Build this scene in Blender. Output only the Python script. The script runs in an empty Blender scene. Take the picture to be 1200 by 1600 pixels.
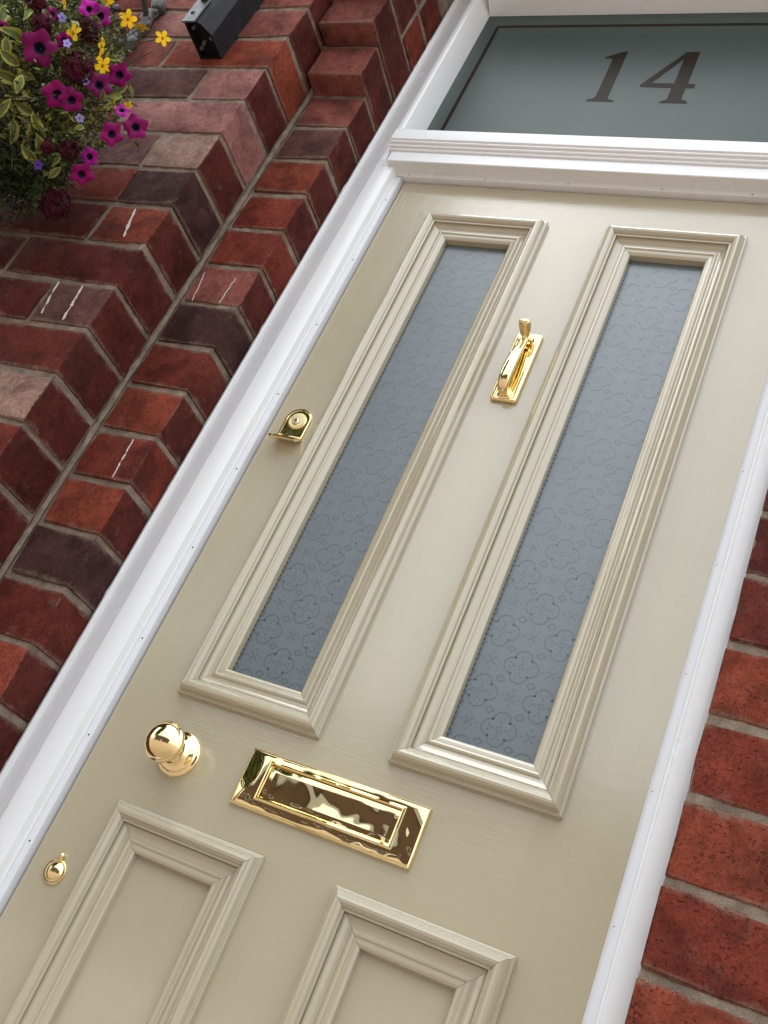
import bpy, bmesh, math, random
from mathutils import Vector, Matrix, noise
random.seed(7)
C = bpy.context.scene.collection
ZT = 2.15            # height of the door head above the ground; all z below are relative to it
R = math.radians
# ------------------------------------------------------------------ camera
cd = bpy.data.cameras.new('camera'); cam = bpy.data.objects.new('camera', cd); C.objects.link(cam)
cam.location = (0.97280, -1.31110, -1.48396 + ZT)
cam.matrix_world = Matrix.Translation(cam.location) @ (Matrix.Rotation(0.484157, 3, 'Z') @ Matrix.Rotation(2.019983, 3, 'X') @ Matrix.Rotation(0.436308, 3, 'Z')).to_4x4()
cd.sensor_width = 36; cd.lens = 1584.344 / 1600 * 36; cd.clip_start = 0.05; cd.clip_end = 2000
bpy.context.scene.camera = cam
# ------------------------------------------------------------------ sky, sun, exposure
SUN_EL, SUN_AZ = 50, 68          # azimuth of the sun measured from -Y towards +X
w = bpy.data.worlds.new('World'); bpy.context.scene.world = w; w.use_nodes = True
nt = w.node_tree; bg = nt.nodes['Background']
sk = nt.nodes.new('ShaderNodeTexSky'); sk.sky_type = 'NISHITA'; sk.sun_disc = False
sk.sun_elevation = R(SUN_EL); sk.sun_rotation = R(180 + SUN_AZ)
sk.air_density = 1.0; sk.dust_density = 2.5; sk.ozone_density = 1.0; sk.altitude = 50
# thin broken cloud: the clear sky mixed with a bright even white
_tc = nt.nodes.new('ShaderNodeTexCoord'); _nz = nt.nodes.new('ShaderNodeTexNoise'); _nz.inputs['Scale'].default_value = 2.2; _nz.inputs['Detail'].default_value = 7
nt.links.new(_tc.outputs['Generated'], _nz.inputs['Vector'])
_mr = nt.nodes.new('ShaderNodeMapRange'); _mr.inputs[1].default_value = .35; _mr.inputs[2].default_value = .65; _mr.inputs[3].default_value = .60; _mr.inputs[4].default_value = .92
nt.links.new(_nz.outputs[0], _mr.inputs[0])
_mx = nt.nodes.new('ShaderNodeMix'); _mx.data_type = 'RGBA'; nt.links.new(_mr.outputs[0], _mx.inputs[0]); nt.links.new(sk.outputs[0], _mx.inputs[6]); 
# cloud is brightest overhead and dimmer towards the horizon, as an overcast sky is
_sx = nt.nodes.new('ShaderNodeSeparateXYZ'); nt.links.new(_tc.outputs['Generated'], _sx.inputs[0])
_ma = nt.nodes.new('ShaderNodeMapRange'); _ma.inputs[1].default_value = 0; _ma.inputs[2].default_value = 1; _ma.inputs[3].default_value = .62; _ma.inputs[4].default_value = 1.75
nt.links.new(_sx.outputs[2], _ma.inputs[0])
_vm = nt.nodes.new('ShaderNodeVectorMath'); _vm.operation = 'SCALE'; _vm.inputs[0].default_value = (12.8, 13.7, 14.8); nt.links.new(_ma.outputs[0], _vm.inputs['Scale'])
nt.links.new(_vm.outputs[0], _mx.inputs[7])
nt.links.new(_mx.outputs[2], bg.inputs[0]); bg.inputs[1].default_value = 0.128
sl = bpy.data.lights.new('sun', 'SUN'); sl.energy = 1.25; sl.angle = R(60); sl.color = (1, 0.985, 0.96)
sun = bpy.data.objects.new('sun', sl); C.objects.link(sun)
sd = Vector((-math.sin(R(SUN_AZ)) * math.cos(R(SUN_EL)), -math.cos(R(SUN_AZ)) * math.cos(R(SUN_EL)), math.sin(R(SUN_EL))))
sun.rotation_euler = sd.to_track_quat('Z', 'Y').to_euler(); sun.location = (0, -4, 8)
vs = bpy.context.scene.view_settings
vs.view_transform = 'Standard'; vs.look = 'None'; vs.gamma = 1; vs.use_curve_mapping = False; vs.exposure = 0.31

# ------------------------------------------------------------------ material helpers
class NT:
    def __init__(s, name):
        s.m = bpy.data.materials.new(name); s.m.use_nodes = True; s.t = s.m.node_tree
        s.b = s.t.nodes['Principled BSDF']
    def n(s, typ, **kw):
        o = s.t.nodes.new('ShaderNode' + typ)
        for k, v in kw.items():
            if k.startswith('i_'):
                key = k[2:]; key = int(key) if key.isdigit() else key.replace('_', ' ')
                if hasattr(v, 'is_output') or isinstance(v, bpy.types.NodeSocket): s.t.links.new(v, o.inputs[key])
                else: o.inputs[key].default_value = v
            else: setattr(o, k, v)
        return o
    def link(s, a, b): s.t.links.new(a, b)
    def math(s, op, a, b=None, c=None):
        o = s.t.nodes.new('ShaderNodeMath'); o.operation = op
        for i, v in enumerate((a, b, c)):
            if v is None: continue
            if isinstance(v, bpy.types.NodeSocket): s.t.links.new(v, o.inputs[i])
            else: o.inputs[i].default_value = v
        return o.outputs[0]
    def mix(s, f, a, b, blend='MIX'):
        o = s.t.nodes.new('ShaderNodeMix'); o.data_type = 'RGBA'; o.blend_type = blend
        for i, v in ((0, f), (6, a), (7, b)):
            if isinstance(v, bpy.types.NodeSocket): s.t.links.new(v, o.inputs[i])
            else: o.inputs[i].default_value = v if i == 0 else ((*v, 1) if len(v) == 3 else v)
        return o.outputs[2]
    def noise(s, scale, detail=4, rough=.55, vec=None, out=0, dist=0):
        o = s.t.nodes.new('ShaderNodeTexNoise'); o.inputs['Scale'].default_value = scale
        o.inputs['Detail'].default_value = detail; o.inputs['Roughness'].default_value = rough; o.inputs['Distortion'].default_value = dist
        if vec is not None: s.t.links.new(vec, o.inputs['Vector'])
        return o.outputs[out]
    def ramp(s, f, stops):
        o = s.t.nodes.new('ShaderNodeValToRGB'); s.t.links.new(f, o.inputs[0]); e = o.color_ramp.elements
        while len(e) < len(stops): e.new(.5)
        for i, (p, c) in enumerate(stops):
            e[i].position = p; e[i].color = (c, c, c, 1) if isinstance(c, (int, float)) else (*c, 1)
        return o.outputs[0]
    def bump(s, h, strength, dist, normal=None):
        o = s.t.nodes.new('ShaderNodeBump'); o.inputs['Strength'].default_value = strength; o.inputs['Distance'].default_value = dist
        s.t.links.new(h, o.inputs['Height'])
        if normal is not None: s.t.links.new(normal, o.inputs['Normal'])
        return o.outputs[0]
    def set(s, **kw):
        for k, v in kw.items():
            i = s.b.inputs[k.replace('_', ' ')]
            if isinstance(v, bpy.types.NodeSocket): s.t.links.new(v, i)
            else: i.default_value = (*v, 1) if isinstance(v, tuple) and len(v) == 3 else v
        return s.m

def objvec(k, random_off=True):
    tc = k.n('TexCoord').outputs['Object']
    if not random_off: return tc
    oi = k.n('ObjectInfo')
    v = k.n('VectorMath', operation='ADD'); k.link(tc, v.inputs[0])
    s = k.math('MULTIPLY', oi.outputs['Random'], 37.0); k.link(s, v.inputs[1])
    return v.outputs[0]

def brick_material(name, pits, fixed=None):
    k = NT(name); vec = objvec(k); oi = k.n('ObjectInfo')
    base = oi.outputs['Color'] if fixed is None else fixed
    big = k.ramp(k.noise(14, 3, .6, vec, dist=.4), [(.34, .62), (.52, 1.0), (.70, 1.22)])
    c = k.mix(1.0, base, big, 'MULTIPLY')
    burnt = k.ramp(k.noise(9, 4, .65, vec, dist=.8), [(.54, 0), (.68, 1)])
    c = k.mix(k.math('MULTIPLY', burnt, .5), c, (.045, .018, .017))
    pale = k.ramp(k.noise(26, 5, .7, vec), [(.58, 0), (.74, 1)])
    c = k.mix(k.math('MULTIPLY', pale, .30), c, (.21, .11, .088))
    fine = k.ramp(k.noise(380, 3, .75, vec), [(.3, .64), (.7, 1.34)])
    c = k.mix(.85, c, fine, 'MULTIPLY')
    c = k.mix(.9, c, k.ramp(k.noise(75, 5, .75, vec, dist=.3), [(.32, .74), (.5, 1.0), (.68, 1.24)]), 'MULTIPLY')
    speck = k.ramp(k.noise(190 if pits else 330, 2, .5, vec), [(.34 if pits else .28, 1), (.39, 0)])
    mask = k.ramp(k.noise(22, 3, .6, vec), [(.35, .25), (.6, 1)])
    speck = k.math('MULTIPLY', speck, mask)
    c = k.mix(k.math('MULTIPLY', speck, .75), c, (.05, .018, .014))
    # smear of old mortar along the arrises
    uv = k.n('UVMap', uv_map='edge').outputs[0]
    sp = k.n('SeparateXYZ'); k.link(uv, sp.inputs[0])
    e = sp.outputs[0]        # metres to the top/bottom arris
    e2 = sp.outputs[1]       # metres to the end arris
    nz = k.noise(70, 4, .65, vec); nz2 = k.noise(24, 2, .6, vec)
    wob = k.math('ADD', k.math('MULTIPLY', k.math('SUBTRACT', nz, .5), .014), k.math('MULTIPLY', k.math('SUBTRACT', nz2, .5), .022))
    f1 = k.ramp(k.math('ADD', k.math('MULTIPLY', k.math('ADD', e, wob), 100), 0.0), [(.0, .9), (.18, .55), (.75, 0)])
    f2 = k.ramp(k.math('ADD', k.math('MULTIPLY', k.math('ADD', e2, k.math('MULTIPLY', wob, .7)), 100), .12), [(.0, .6), (.2, 0)])
    sm = k.math('MAXIMUM', f1, f2)
    grit = k.ramp(k.noise(260, 2, .6, vec), [(.35, .35), (.6, 1)])
    sm = k.math('MULTIPLY', sm, grit)
    c = k.mix(k.math('MULTIPLY', sm, .75), c, (.22, .165, .12))
    # knocked, sooty arris at the ends of the brick
    f3 = k.ramp(k.math('MULTIPLY', k.math('ADD', e2, k.math('MULTIPLY', k.math('SUBTRACT', k.noise(130, 4, .7, vec), .47), .016)), 100), [(.0, 1), (.14, 0)])
    c = k.mix(k.math('MULTIPLY', f3, .72), c, (.040, .018, .014))
    h = k.math('ADD', k.math('MULTIPLY', k.noise(45, 5, .65, vec), 1.0), k.math('MULTIPLY', k.noise(500, 3, .6, vec), .35))
    h = k.math('SUBTRACT', h, k.math('MULTIPLY', speck, .7))
    n = k.bump(h, .85, .0030)
    if pits:
        v = k.n('TexVoronoi', feature='DISTANCE_TO_EDGE'); v.inputs['Scale'].default_value = 17
        wv = k.n('VectorMath', operation='ADD'); k.link(vec, wv.inputs[0])
        nn = k.n('TexNoise'); nn.inputs['Scale'].default_value = 50; k.link(vec, nn.inputs['Vector'])
        sc = k.n('VectorMath', operation='SCALE'); k.link(nn.outputs[1], sc.inputs[0]); sc.inputs['Scale'].default_value = .03; k.link(sc.outputs[0], wv.inputs[1])
        k.link(wv.outputs[0], v.inputs['Vector'])
        cr = k.ramp(v.outputs[0], [(.002, 1), (.011, 0)])
        cr = k.math('MULTIPLY', cr, k.ramp(k.noise(11, 2, .5, vec), [(.56, 0), (.64, 1)]))
        c = k.mix(k.math('MULTIPLY', cr, .7), c, (.03, .012, .01))
    return k.set(Base_Color=c, Roughness=k.ramp(k.noise(60, 3, .6, vec), [(.3, .7), (.7, .95)]), Normal=n, Specular_IOR_Level=.08)

M = {}
M['brick'] = brick_material('weathered_red_brick', False)
M['brick_end'] = brick_material('burnt_and_shaded_brick_end', False, (.085, .020, .014, 1))  # right-facing ends darker: some fired dark red, most with shade painted in
M['brick_r'] = brick_material('pitted_red_brick', True)

k = NT('lime_mortar'); v = objvec(k, False)
c = k.ramp(k.noise(30, 4, .6, v), [(.3, (.14, .105, .078)), (.55, (.24, .185, .138)), (.75, (.34, .275, .205))])
c = k.mix(.8, c, k.ramp(k.noise(600, 2, .6, v), [(.3, .65), (.65, 1.2)]), 'MULTIPLY')
M['mortar'] = k.set(Base_Color=c, Roughness=.95, Normal=k.bump(k.noise(380, 4, .7, v), .8, .0018), Specular_IOR_Level=.2)

def paint(name, col, rough, grain=None, bumpd=.00035, dirt=.12, coat=0.0, gstr=.5, cior=1.5):
    k = NT(name); v = objvec(k, False)
    a = k.ramp(k.noise(2.6, 4, .6, v), [(.3, 1 - dirt * .5), (.7, 1.0)])
    c = k.mix(1, (*col, 1), a, 'MULTIPLY')
    hn = k.noise(55, 3, .5, v)
    if grain is not None:
        mp = k.n('Mapping'); k.link(v, mp.inputs[0]); mp.inputs['Scale'].default_value = grain
        g = k.noise(1.0, 4, .6, mp.outputs[0])
        h = k.math('ADD', k.math('MULTIPLY', g, gstr), k.math('MULTIPLY', hn, .5))
        c = k.mix(.10, c, k.ramp(g, [(.3, .8), (.7, 1.15)]), 'MULTIPLY')
    else: h = hn
    ro = k.ramp(k.noise(7, 4, .6, v), [(.3, rough * .92), (.7, rough * 1.1)])
    nb = k.bump(h, .5, bumpd)
    return k.set(Base_Color=c, Roughness=ro, Normal=nb, Specular_IOR_Level=.5, Coat_Weight=coat, Coat_Roughness=rough * .6, Coat_IOR=cior, Coat_Normal=nb)
DOOR = (.455, .402, .272)
M['door_v'] = paint('sage_cream_gloss_stile', DOOR, .17, (420, 420, 9), .00065, coat=1.0, cior=1.62)
M['door_h'] = paint('sage_cream_gloss_rail', DOOR, .17, (9, 420, 420), .00075, coat=1.0, cior=1.62)
M['door_m'] = paint('sage_cream_gloss_moulding', DOOR, .20, None, .0003, coat=1.0, cior=1.62)
M['white'] = paint('white_gloss_paint', (.80, .815, .81), .26, (60, 60, 5), .0003, dirt=.03, coat=.2)
M['whiteh'] = paint('white_gloss_paint_rail', (.80, .815, .81), .26, (5, 60, 60), .0003, dirt=.03, coat=.2)
M['seal'] = paint('off_white_weather_seal', (.70, .715, .74), .4, None, .0002, dirt=.05)
M['caulk'] = paint('white_sealant', (.80, .79, .78), .5, None, .0006, dirt=.08)

def brass(name, waves, rough=.035, col=(.91, .74, .39)):
    k = NT(name); v = objvec(k, False)
    h = k.noise(waves[0], 2, .4, v, dist=.6)
    n = k.bump(h, 1.0, waves[1])
    k.set(Base_Color=col, Metallic=1.0, Roughness=k.ramp(k.noise(40, 4, .6, v), [(.35, rough), (.8, rough * 4.5)]), Normal=n)
    return k.m
M['brass'] = brass('polished_brass', (40, .0003))
M['brass_plate'] = brass('hammered_polished_brass', (9, .0085), .02)
M['brass_satin'] = brass('lock_cylinder_brass', (300, .0002), .2, (.95, .80, .45))
k = NT('dark_slot'); M['dark'] = k.set(Base_Color=(.012, .01, .009), Roughness=.7)
k = NT('black_iron'); v = objvec(k, False)
M['iron'] = k.set(Base_Color=k.ramp(k.noise(60, 4, .7, v), [(.35, (.018, .016, .014)), (.6, (.05, .045, .04)), (.75, (.14, .13, .115))]), Roughness=.55, Normal=k.bump(k.noise(120, 4, .7, v), .9, .002), Metallic=.3)
k = NT('verdigris_iron'); v = objvec(k, False)
M['iron_grey'] = k.set(Base_Color=k.ramp(k.noise(50, 4, .7, v), [(.35, (.04, .037, .033)), (.55, (.13, .13, .12)), (.75, (.25, .25, .23))]), Roughness=.65, Normal=k.bump(k.noise(90, 4, .7, v), .9, .003))
k = NT('black_plastic_coat'); v = objvec(k, False)
M['blackbox'] = k.set(Base_Color=k.ramp(k.noise(30, 4, .6, v), [(.4, (.006, .0065, .008)), (.75, (.014, .016, .020))]), Roughness=.55, Specular_IOR_Level=.3, Normal=k.bump(k.noise(25, 3, .5, v), .4, .002))

def frosted(name, a, b, rough, ior):
    k = NT(name); v = objvec(k, False)
    c = k.ramp(k.noise(5, 3, .5, v), [(.3, a), (.7, b)])
    c = k.mix(.35, c, k.ramp(k.noise(700, 2, .6, v), [(.3, .8), (.7, 1.15)]), 'MULTIPLY')
    return k.set(Base_Color=c, Roughness=rough, IOR=ior, Normal=k.bump(k.noise(900, 2, .5, v), .25, .0002), Coat_Weight=.0)
M['frost'] = frosted('frosted_glass', (.085, .110, .116), (.10, .126, .132), .32, 1.90)
M['etch'] = frosted('etched_clear_line', (.058, .076, .081), (.068, .087, .092), .34, 1.89)
M['etch2'] = frosted('etched_clear_margin', (.030, .040, .043), (.036, .047, .050), .3, 1.7)
M['fan'] = frosted('frosted_fanlight_glass', (.050, .070, .062), (.060, .082, .072), .30, 1.36)
M['clear'] = frosted('clear_number_glass', (.024, .018, .012), (.030, .023, .015), .2, 1.14)
k = NT('house_window_glass'); M['pane'] = k.set(Base_Color=(.02, .025, .03), Roughness=.05)
k = NT('paving_ground'); v = objvec(k, False)
M['paving'] = k.set(Base_Color=k.ramp(k.noise(6, 6, .6, v), [(.3, (.27, .205, .165)), (.7, (.42, .325, .26))]), Roughness=.9, Normal=k.bump(k.noise(40, 4, .6, v), .5, .01))
k = NT('roof_slate'); M['slate'] = k.set(Base_Color=(.09, .09, .10), Roughness=.7)
k = NT('render_brick_far'); tc = k.n('TexCoord').outputs['Object']
bt = k.n('TexBrick'); mp = k.n('Mapping'); mp.inputs['Rotation'].default_value = (R(90), 0, 0); k.link(tc, mp.inputs[0]); k.link(mp.outputs[0], bt.inputs[0])
bt.inputs['Color1'].default_value = (.085, .042, .028, 1); bt.inputs['Color2'].default_value = (.055, .028, .02, 1); bt.inputs['Mortar'].default_value = (.13, .10, .075, 1)
bt.inputs['Scale'].default_value = 4.4
M['farbrick'] = k.set(Base_Color=bt.outputs[0], Roughness=.9)

def simple(name, col, rough=.6, sub=None, var=.25, trans=0):
    k = NT(name); v = objvec(k)
    c = k.mix(1, (*col, 1), k.ramp(k.noise(90, 3, .6, v), [(.3, 1 - var), (.7, 1 + var)]), 'MULTIPLY')
    c = k.mix(1, c, k.ramp(k.n('ObjectInfo').outputs['Random'], [(0, .62), (1, 1.25)]), 'MULTIPLY')
    k.set(Base_Color=c, Roughness=rough, Specular_IOR_Level=.15)
    if sub: k.b.inputs['Subsurface Weight'].default_value = sub; k.b.inputs['Subsurface Radius'].default_value = (.004, .002, .002)
    return k.m
M['magenta'] = simple('petunia_petal_magenta', (.20, .003, .088), .55)
M['magenta_l'] = simple('petunia_petal_bright', (.40, .012, .27), .55)
M['throat'] = simple('petunia_throat', (.012, .004, .02), .6)
M['burgundy'] = simple('burgundy_petal', (.060, .004, .014), .6, var=.5)
M['yellow'] = simple('yellow_petal', (.80, .52, .01), .5)
M['yellow_eye'] = simple('yellow_eye', (.45, .16, .005), .6)
M['lilac'] = simple('lilac_petal', (.30, .26, .55), .6)
M['violet'] = simple('violet_petal', (.10, .035, .25), .6)
M['leaf'] = simple('leaf_green', (.10, .125, .038), .5, var=.4)
M['leafrim'] = simple('leaf_yellow_margin', (.30, .28, .065), .5)
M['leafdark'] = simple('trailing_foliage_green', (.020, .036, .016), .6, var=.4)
M['leaflime'] = simple('lime_foliage', (.22, .225, .05), .5, var=.4)
M['stem'] = simple('plant_stem', (.09, .075, .035), .6)
M['coir'] = simple('coir_liner', (.10, .06, .03), .9)
M['streak'] = paint('dried_white_paint', (.62, .58, .53), .5, None, .001)

# ------------------------------------------------------------------ mesh helpers (z given relative to the door head)
class MB:
    def __init__(s): s.v = []; s.f = []; s.mi = []
    def add(s, vs_, fs_, mi=0):
        o = len(s.v); s.v += [tuple(p) for p in vs_]; s.f += [tuple(i + o for i in f) for f in fs_]; s.mi += [mi] * len(fs_); return s
    def box(s, x0, x1, y0, y1, z0, z1, bev=0, seg=1, mi=0):
        bm = bmesh.new(); bmesh.ops.create_cube(bm, size=1)
        for v_ in bm.verts:
            v_.co = Vector(((x0 + x1) / 2 + v_.co.x * (x1 - x0), (y0 + y1) / 2 + v_.co.y * (y1 - y0), (z0 + z1) / 2 + v_.co.z * (z1 - z0)))
        if bev: bmesh.ops.bevel(bm, geom=list(bm.edges), offset=bev, segments=seg, affect='EDGES', profile=.5)
        bm.verts.ensure_lookup_table()
        s.add([v_.co for v_ in bm.verts], [[v_.index for v_ in f.verts] for f in bm.faces], mi); bm.free(); return s
    def tube(s, pts, rad, n=8, caps=True, mi=0, flat=1.0):
        P = [Vector(p) for p in pts]; m = len(P); rr = rad if isinstance(rad, (list, tuple)) else [rad] * m
        vs_ = []; up = None
        for i, p in enumerate(P):
            t = (P[min(i + 1, m - 1)] - P[max(i - 1, 0)]).normalized()
            if up is None: up = t.orthogonal().normalized()
            up = (up - t * up.dot(t)).normalized(); b = t.cross(up)
            for j in range(n):
                a = 2 * math.pi * j / n; vs_.append(p + (up * math.cos(a) + b * math.sin(a) * flat) * rr[i])
        fs_ = [(i * n + j, i * n + (j + 1) % n, (i + 1) * n + (j + 1) % n, (i + 1) * n + j) for i in range(m - 1) for j in range(n)]
        if caps: fs_ += [tuple(reversed(range(n))), tuple(range((m - 1) * n, m * n))]
        return s.add(vs_, fs_, mi)
    def lathe(s, prof, c, n=48, axis='y', mi=0, sx=1.0, sz=1.0):
        """prof: (radius, out) pairs; out is the distance towards -Y from c"""
        vs_ = [(c[0] + r * sx * math.cos(2 * math.pi * j / n), c[1] - o, c[2] + r * sz * math.sin(2 * math.pi * j / n)) for r, o in prof for j in range(n)]
        m = len(prof)
        fs_ = [(i * n + j, i * n + (j + 1) % n, (i + 1) * n + (j + 1) % n, (i + 1) * n + j) for i in range(m - 1) for j in range(n)]
        fs_.append(tuple(range((m - 1) * n, m * n)))
        return s.add(vs_, fs_, mi)
    def build(s, name, mat, parent=None, org=None, sharp=32, smooth=True):
        vs_ = [Vector(p) for p in s.v]
        if org is None:
            org = sum(vs_, Vector()) / len(vs_) if parent is not None else Vector(((min(v_.x for v_ in vs_) + max(v_.x for v_ in vs_)) / 2, (min(v_.y for v_ in vs_) + max(v_.y for v_ in vs_)) / 2, min(v_.z for v_ in vs_)))
        org = Vector(org); me = bpy.data.meshes.new(name); me.from_pydata([v_ - org for v_ in vs_], [], s.f)
        for m_ in (mat if isinstance(mat, list) else [mat]): me.materials.append(m_)
        me.polygons.foreach_set('material_index', s.mi)
        bm = bmesh.new(); bm.from_mesh(me); bmesh.ops.recalc_face_normals(bm, faces=bm.faces); bm.to_mesh(me); bm.free()
        if smooth:
            me.polygons.foreach_set('use_smooth', [True] * len(me.polygons)); me.set_sharp_from_angle(angle=R(sharp))
        return place(name, me, org, parent)
WORLD = {}
def place(name, me, org, parent=None):
    o = bpy.data.objects.new(name, me); C.objects.link(o); org = Vector(org); WORLD[o] = org
    if parent is not None: o.parent = parent; o.location = org - WORLD[parent]
    else: o.location = org + Vector((0, 0, ZT))
    return o
def thing(name, label, cat, org, group=None):
    o = place(name, None, org); o['label'] = label; o['category'] = cat; o.empty_display_size = .1
    if group: o['group'] = group
    return o
def tag(o, label, cat=None, group=None, kind=None):
    if label: o['label'] = label
    if cat: o['category'] = cat
    if group: o['group'] = group
    if kind: o['kind'] = kind
    return o
def structure(o): o['kind'] = 'structure'; return o

# ------------------------------------------------------------------ large structure: ground, walls
g = MB(); g.add([(-400, -400, -2.15), (400, -400, -2.15), (400, 400, -2.15), (-400, 400, -2.15)], [(0, 1, 2, 3)])
structure(g.build('ground', M['paving'], org=(0, 0, -2.15), smooth=False))

def cuts(L, e):
    c_ = [-L / 2, -L / 2 + e, 0, L / 2 - e, L / 2]
    return c_ if L < .16 else [-L / 2, -L / 2 + e, -L / 6, L / 6, L / 2 - e, L / 2]
def brick_mesh(lx, ly, lz, seed, rough=1.0, end=False):
    """box with worn, uneven arrises; second uv layer holds the distance to the arrises in metres"""
    e = .0028; cx, cy, cz = cuts(lx, e), cuts(ly, e), cuts(lz, e)
    idx = {}; vs_ = []; fs_ = []; uvs = []; mi_ = []
    sh = (min(lx, ly, lz)) * .02
    rnd = random.Random(seed); skew = [rnd.uniform(-.0016, .0016) for _ in range(6)]
    def V(p):
        key = tuple(round(a, 5) for a in p)
        if key not in idx:
            q = Vector(p)
            on = [abs(abs(p[0]) - lx / 2) < 1e-5, abs(abs(p[1]) - ly / 2) < 1e-5, abs(abs(p[2]) - lz / 2) < 1e-5]
            cnt = sum(on)
            nz = noise.noise_vector(q * 22 + Vector((seed * 7.3, 0, seed)))
            chip = max(0, noise.noise(q * 60 + Vector((seed * 3.1, seed, 0))))
            if cnt >= 2:
                k_ = .0007 + .0042 * chip * rough
                for a in range(3):
                    if on[a]: q[a] -= math.copysign(k_, q[a])
            q += nz * .0013 * rough
            q.z += skew[0] * q.x / lx * 2; q.y += skew[1] * q.x / lx * 2; q.x += skew[2] * q.z / lz * 1.2
            idx[key] = len(vs_); vs_.append(q)
        return idx[key]
    def face(ax, sgn):
        A = [cx, cy, cz]; L_ = [lx, ly, lz]; a, b = [i for i in range(3) if i != ax]
        ca, cb = A[a], A[b]
        for i in range(len(ca) - 1):
            for j in range(len(cb) - 1):
                quad = []
                for (ii, jj) in ((i, j), (i + 1, j), (i + 1, j + 1), (i, j + 1)):
                    p = [0, 0, 0]; p[ax] = sgn * L_[ax] / 2; p[a] = ca[ii]; p[b] = cb[jj]
                    ea = L_[a] / 2 - abs(p[a]); eb = L_[b] / 2 - abs(p[b])
                    quad.append((V(p), (eb, ea)))
                # orientation
                if (sgn > 0) == (ax != 1): pass
                else: quad.reverse()
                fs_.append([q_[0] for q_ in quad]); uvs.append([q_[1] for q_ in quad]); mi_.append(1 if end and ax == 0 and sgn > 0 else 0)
    for ax in range(3):
        for sgn in (-1, 1): face(ax, sgn)
    me = bpy.data.meshes.new('brick'); me.from_pydata(vs_, [], fs_)
    uv = me.uv_layers.new(name='edge'); li = 0
    for p_, u in zip(me.polygons, uvs):
        for kk, l_ in enumerate(p_.loop_indices): uv.data[l_].uv = u[kk]
    me.polygons.foreach_set('material_index', mi_)
    me.polygons.foreach_set('use_smooth', [True] * len(me.polygons)); me.set_sharp_from_angle(angle=R(30))
    return me
BM = {}
def brick(parent, x0, x1, y0, y1, z0, z1, col, mat='brick', var=None, end=False):
    lx, ly, lz = round(x1 - x0, 3), round(y1 - y0, 3), round(z1 - z0, 3)
    var = random.randrange(5) if var is None else var
    key = (lx, ly, lz, mat, var, end)
    if key not in BM:
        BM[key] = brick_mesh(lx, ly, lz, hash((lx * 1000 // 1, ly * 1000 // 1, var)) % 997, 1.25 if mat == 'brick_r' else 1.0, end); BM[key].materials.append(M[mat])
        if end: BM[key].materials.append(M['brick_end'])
    jy = random.uniform(-.0012, .0012)
    o = place('brick', BM[key], ((x0 + x1) / 2, (y0 + y1) / 2 + jy, (z0 + z1) / 2 + random.uniform(-.001, .001)), parent)
    o.rotation_euler = (random.uniform(-.006, .006), random.uniform(-.007, .007), random.uniform(-.008, .008))
    s = random.uniform(1.03, 1.25); o.color = (col[0] * s, col[1] * s, col[2] * s, 1)
    return o
PAL = dict(PR=(.185, .062, .047), R1=(.138, .028, .017), R2=(.102, .022, .014), OR=(.168, .038, .021), PU=(.100, .045, .040), DK=(.052, .023, .021), PK=(.235, .105, .088), TN=(.27, .165, .125), DR=(.078, .018, .014))
def pick(): return PAL[random.choices(['R1', 'R2', 'OR', 'PU', 'DR', 'PK', 'DK'], [6, 6, 3, 2, 4, 1.5, .8])[0]]
S = .10206; Z0 = -.5635; BH = .0908
zk = lambda k_: Z0 - S * k_

def sheet(name, o, u, v, du, dv, parent, amp=.0016, nrm=(0, -1, 0)):
    o, u, v, nrm = Vector(o), Vector(u), Vector(v), Vector(nrm)
    nu, nv = max(1, int(u.length / du)), max(1, int(v.length / dv)); mb = MB(); vs_ = []
    for j in range(nv + 1):
        for i in range(nu + 1):
            p = o + u * (i / nu) + v * (j / nv)
            vs_.append(p + nrm * (amp * (noise.noise(p * 60) + .6 * noise.noise(p * 170) + .3 * noise.noise(p * 16))))
    fs_ = [(j * (nu + 1) + i, j * (nu + 1) + i + 1, (j + 1) * (nu + 1) + i + 1, (j + 1) * (nu + 1) + i) for j in range(nv) for i in range(nu)]
    mb.add(vs_, fs_)
    return mb

# ---- left pier
LW = thing('brick_wall', 'stepped red brick reveal and wall on the left of the white door frame', 'brick wall', (-.7, -.1, -2.15)); LW['kind'] = 'thing'
XO, XI = -.265, -.126; YO, YI = -.230, -.093
outer_col = {-9: 'PR', -8: 'PR', -7: 'PR', -6: 'OR', -5: 'PK', -4: 'PK', -3: 'TN', -1: 'OR', 0: 'DR', 1: 'PU', 2: 'R2', 3: 'TN', 4: 'R1', 5: 'DR', 6: 'R2'}
outer2_col = {-9: 'PR', -8: 'PR', -7: 'PK', -6: 'PR', -5: 'PU', -4: 'PR', -3: 'PU', -2: 'R1', -1: 'DR', 0: 'DR', 1: 'DR', 2: 'DR', 3: 'DR'}
inner_col = {-9: 'R1', -8: 'PR', -7: 'PR', -6: 'PR', -5: 'PU', -4: 'OR', -3: 'R1', -2: 'R1', -1: 'PR', 0: 'DK', 1: 'R2', 2: 'OR', 3: 'R1', 4: 'OR', 5: 'DK', 6: 'R2', 7: 'OR', 8: 'DR', 9: 'R1'}
far = MB()
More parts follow.
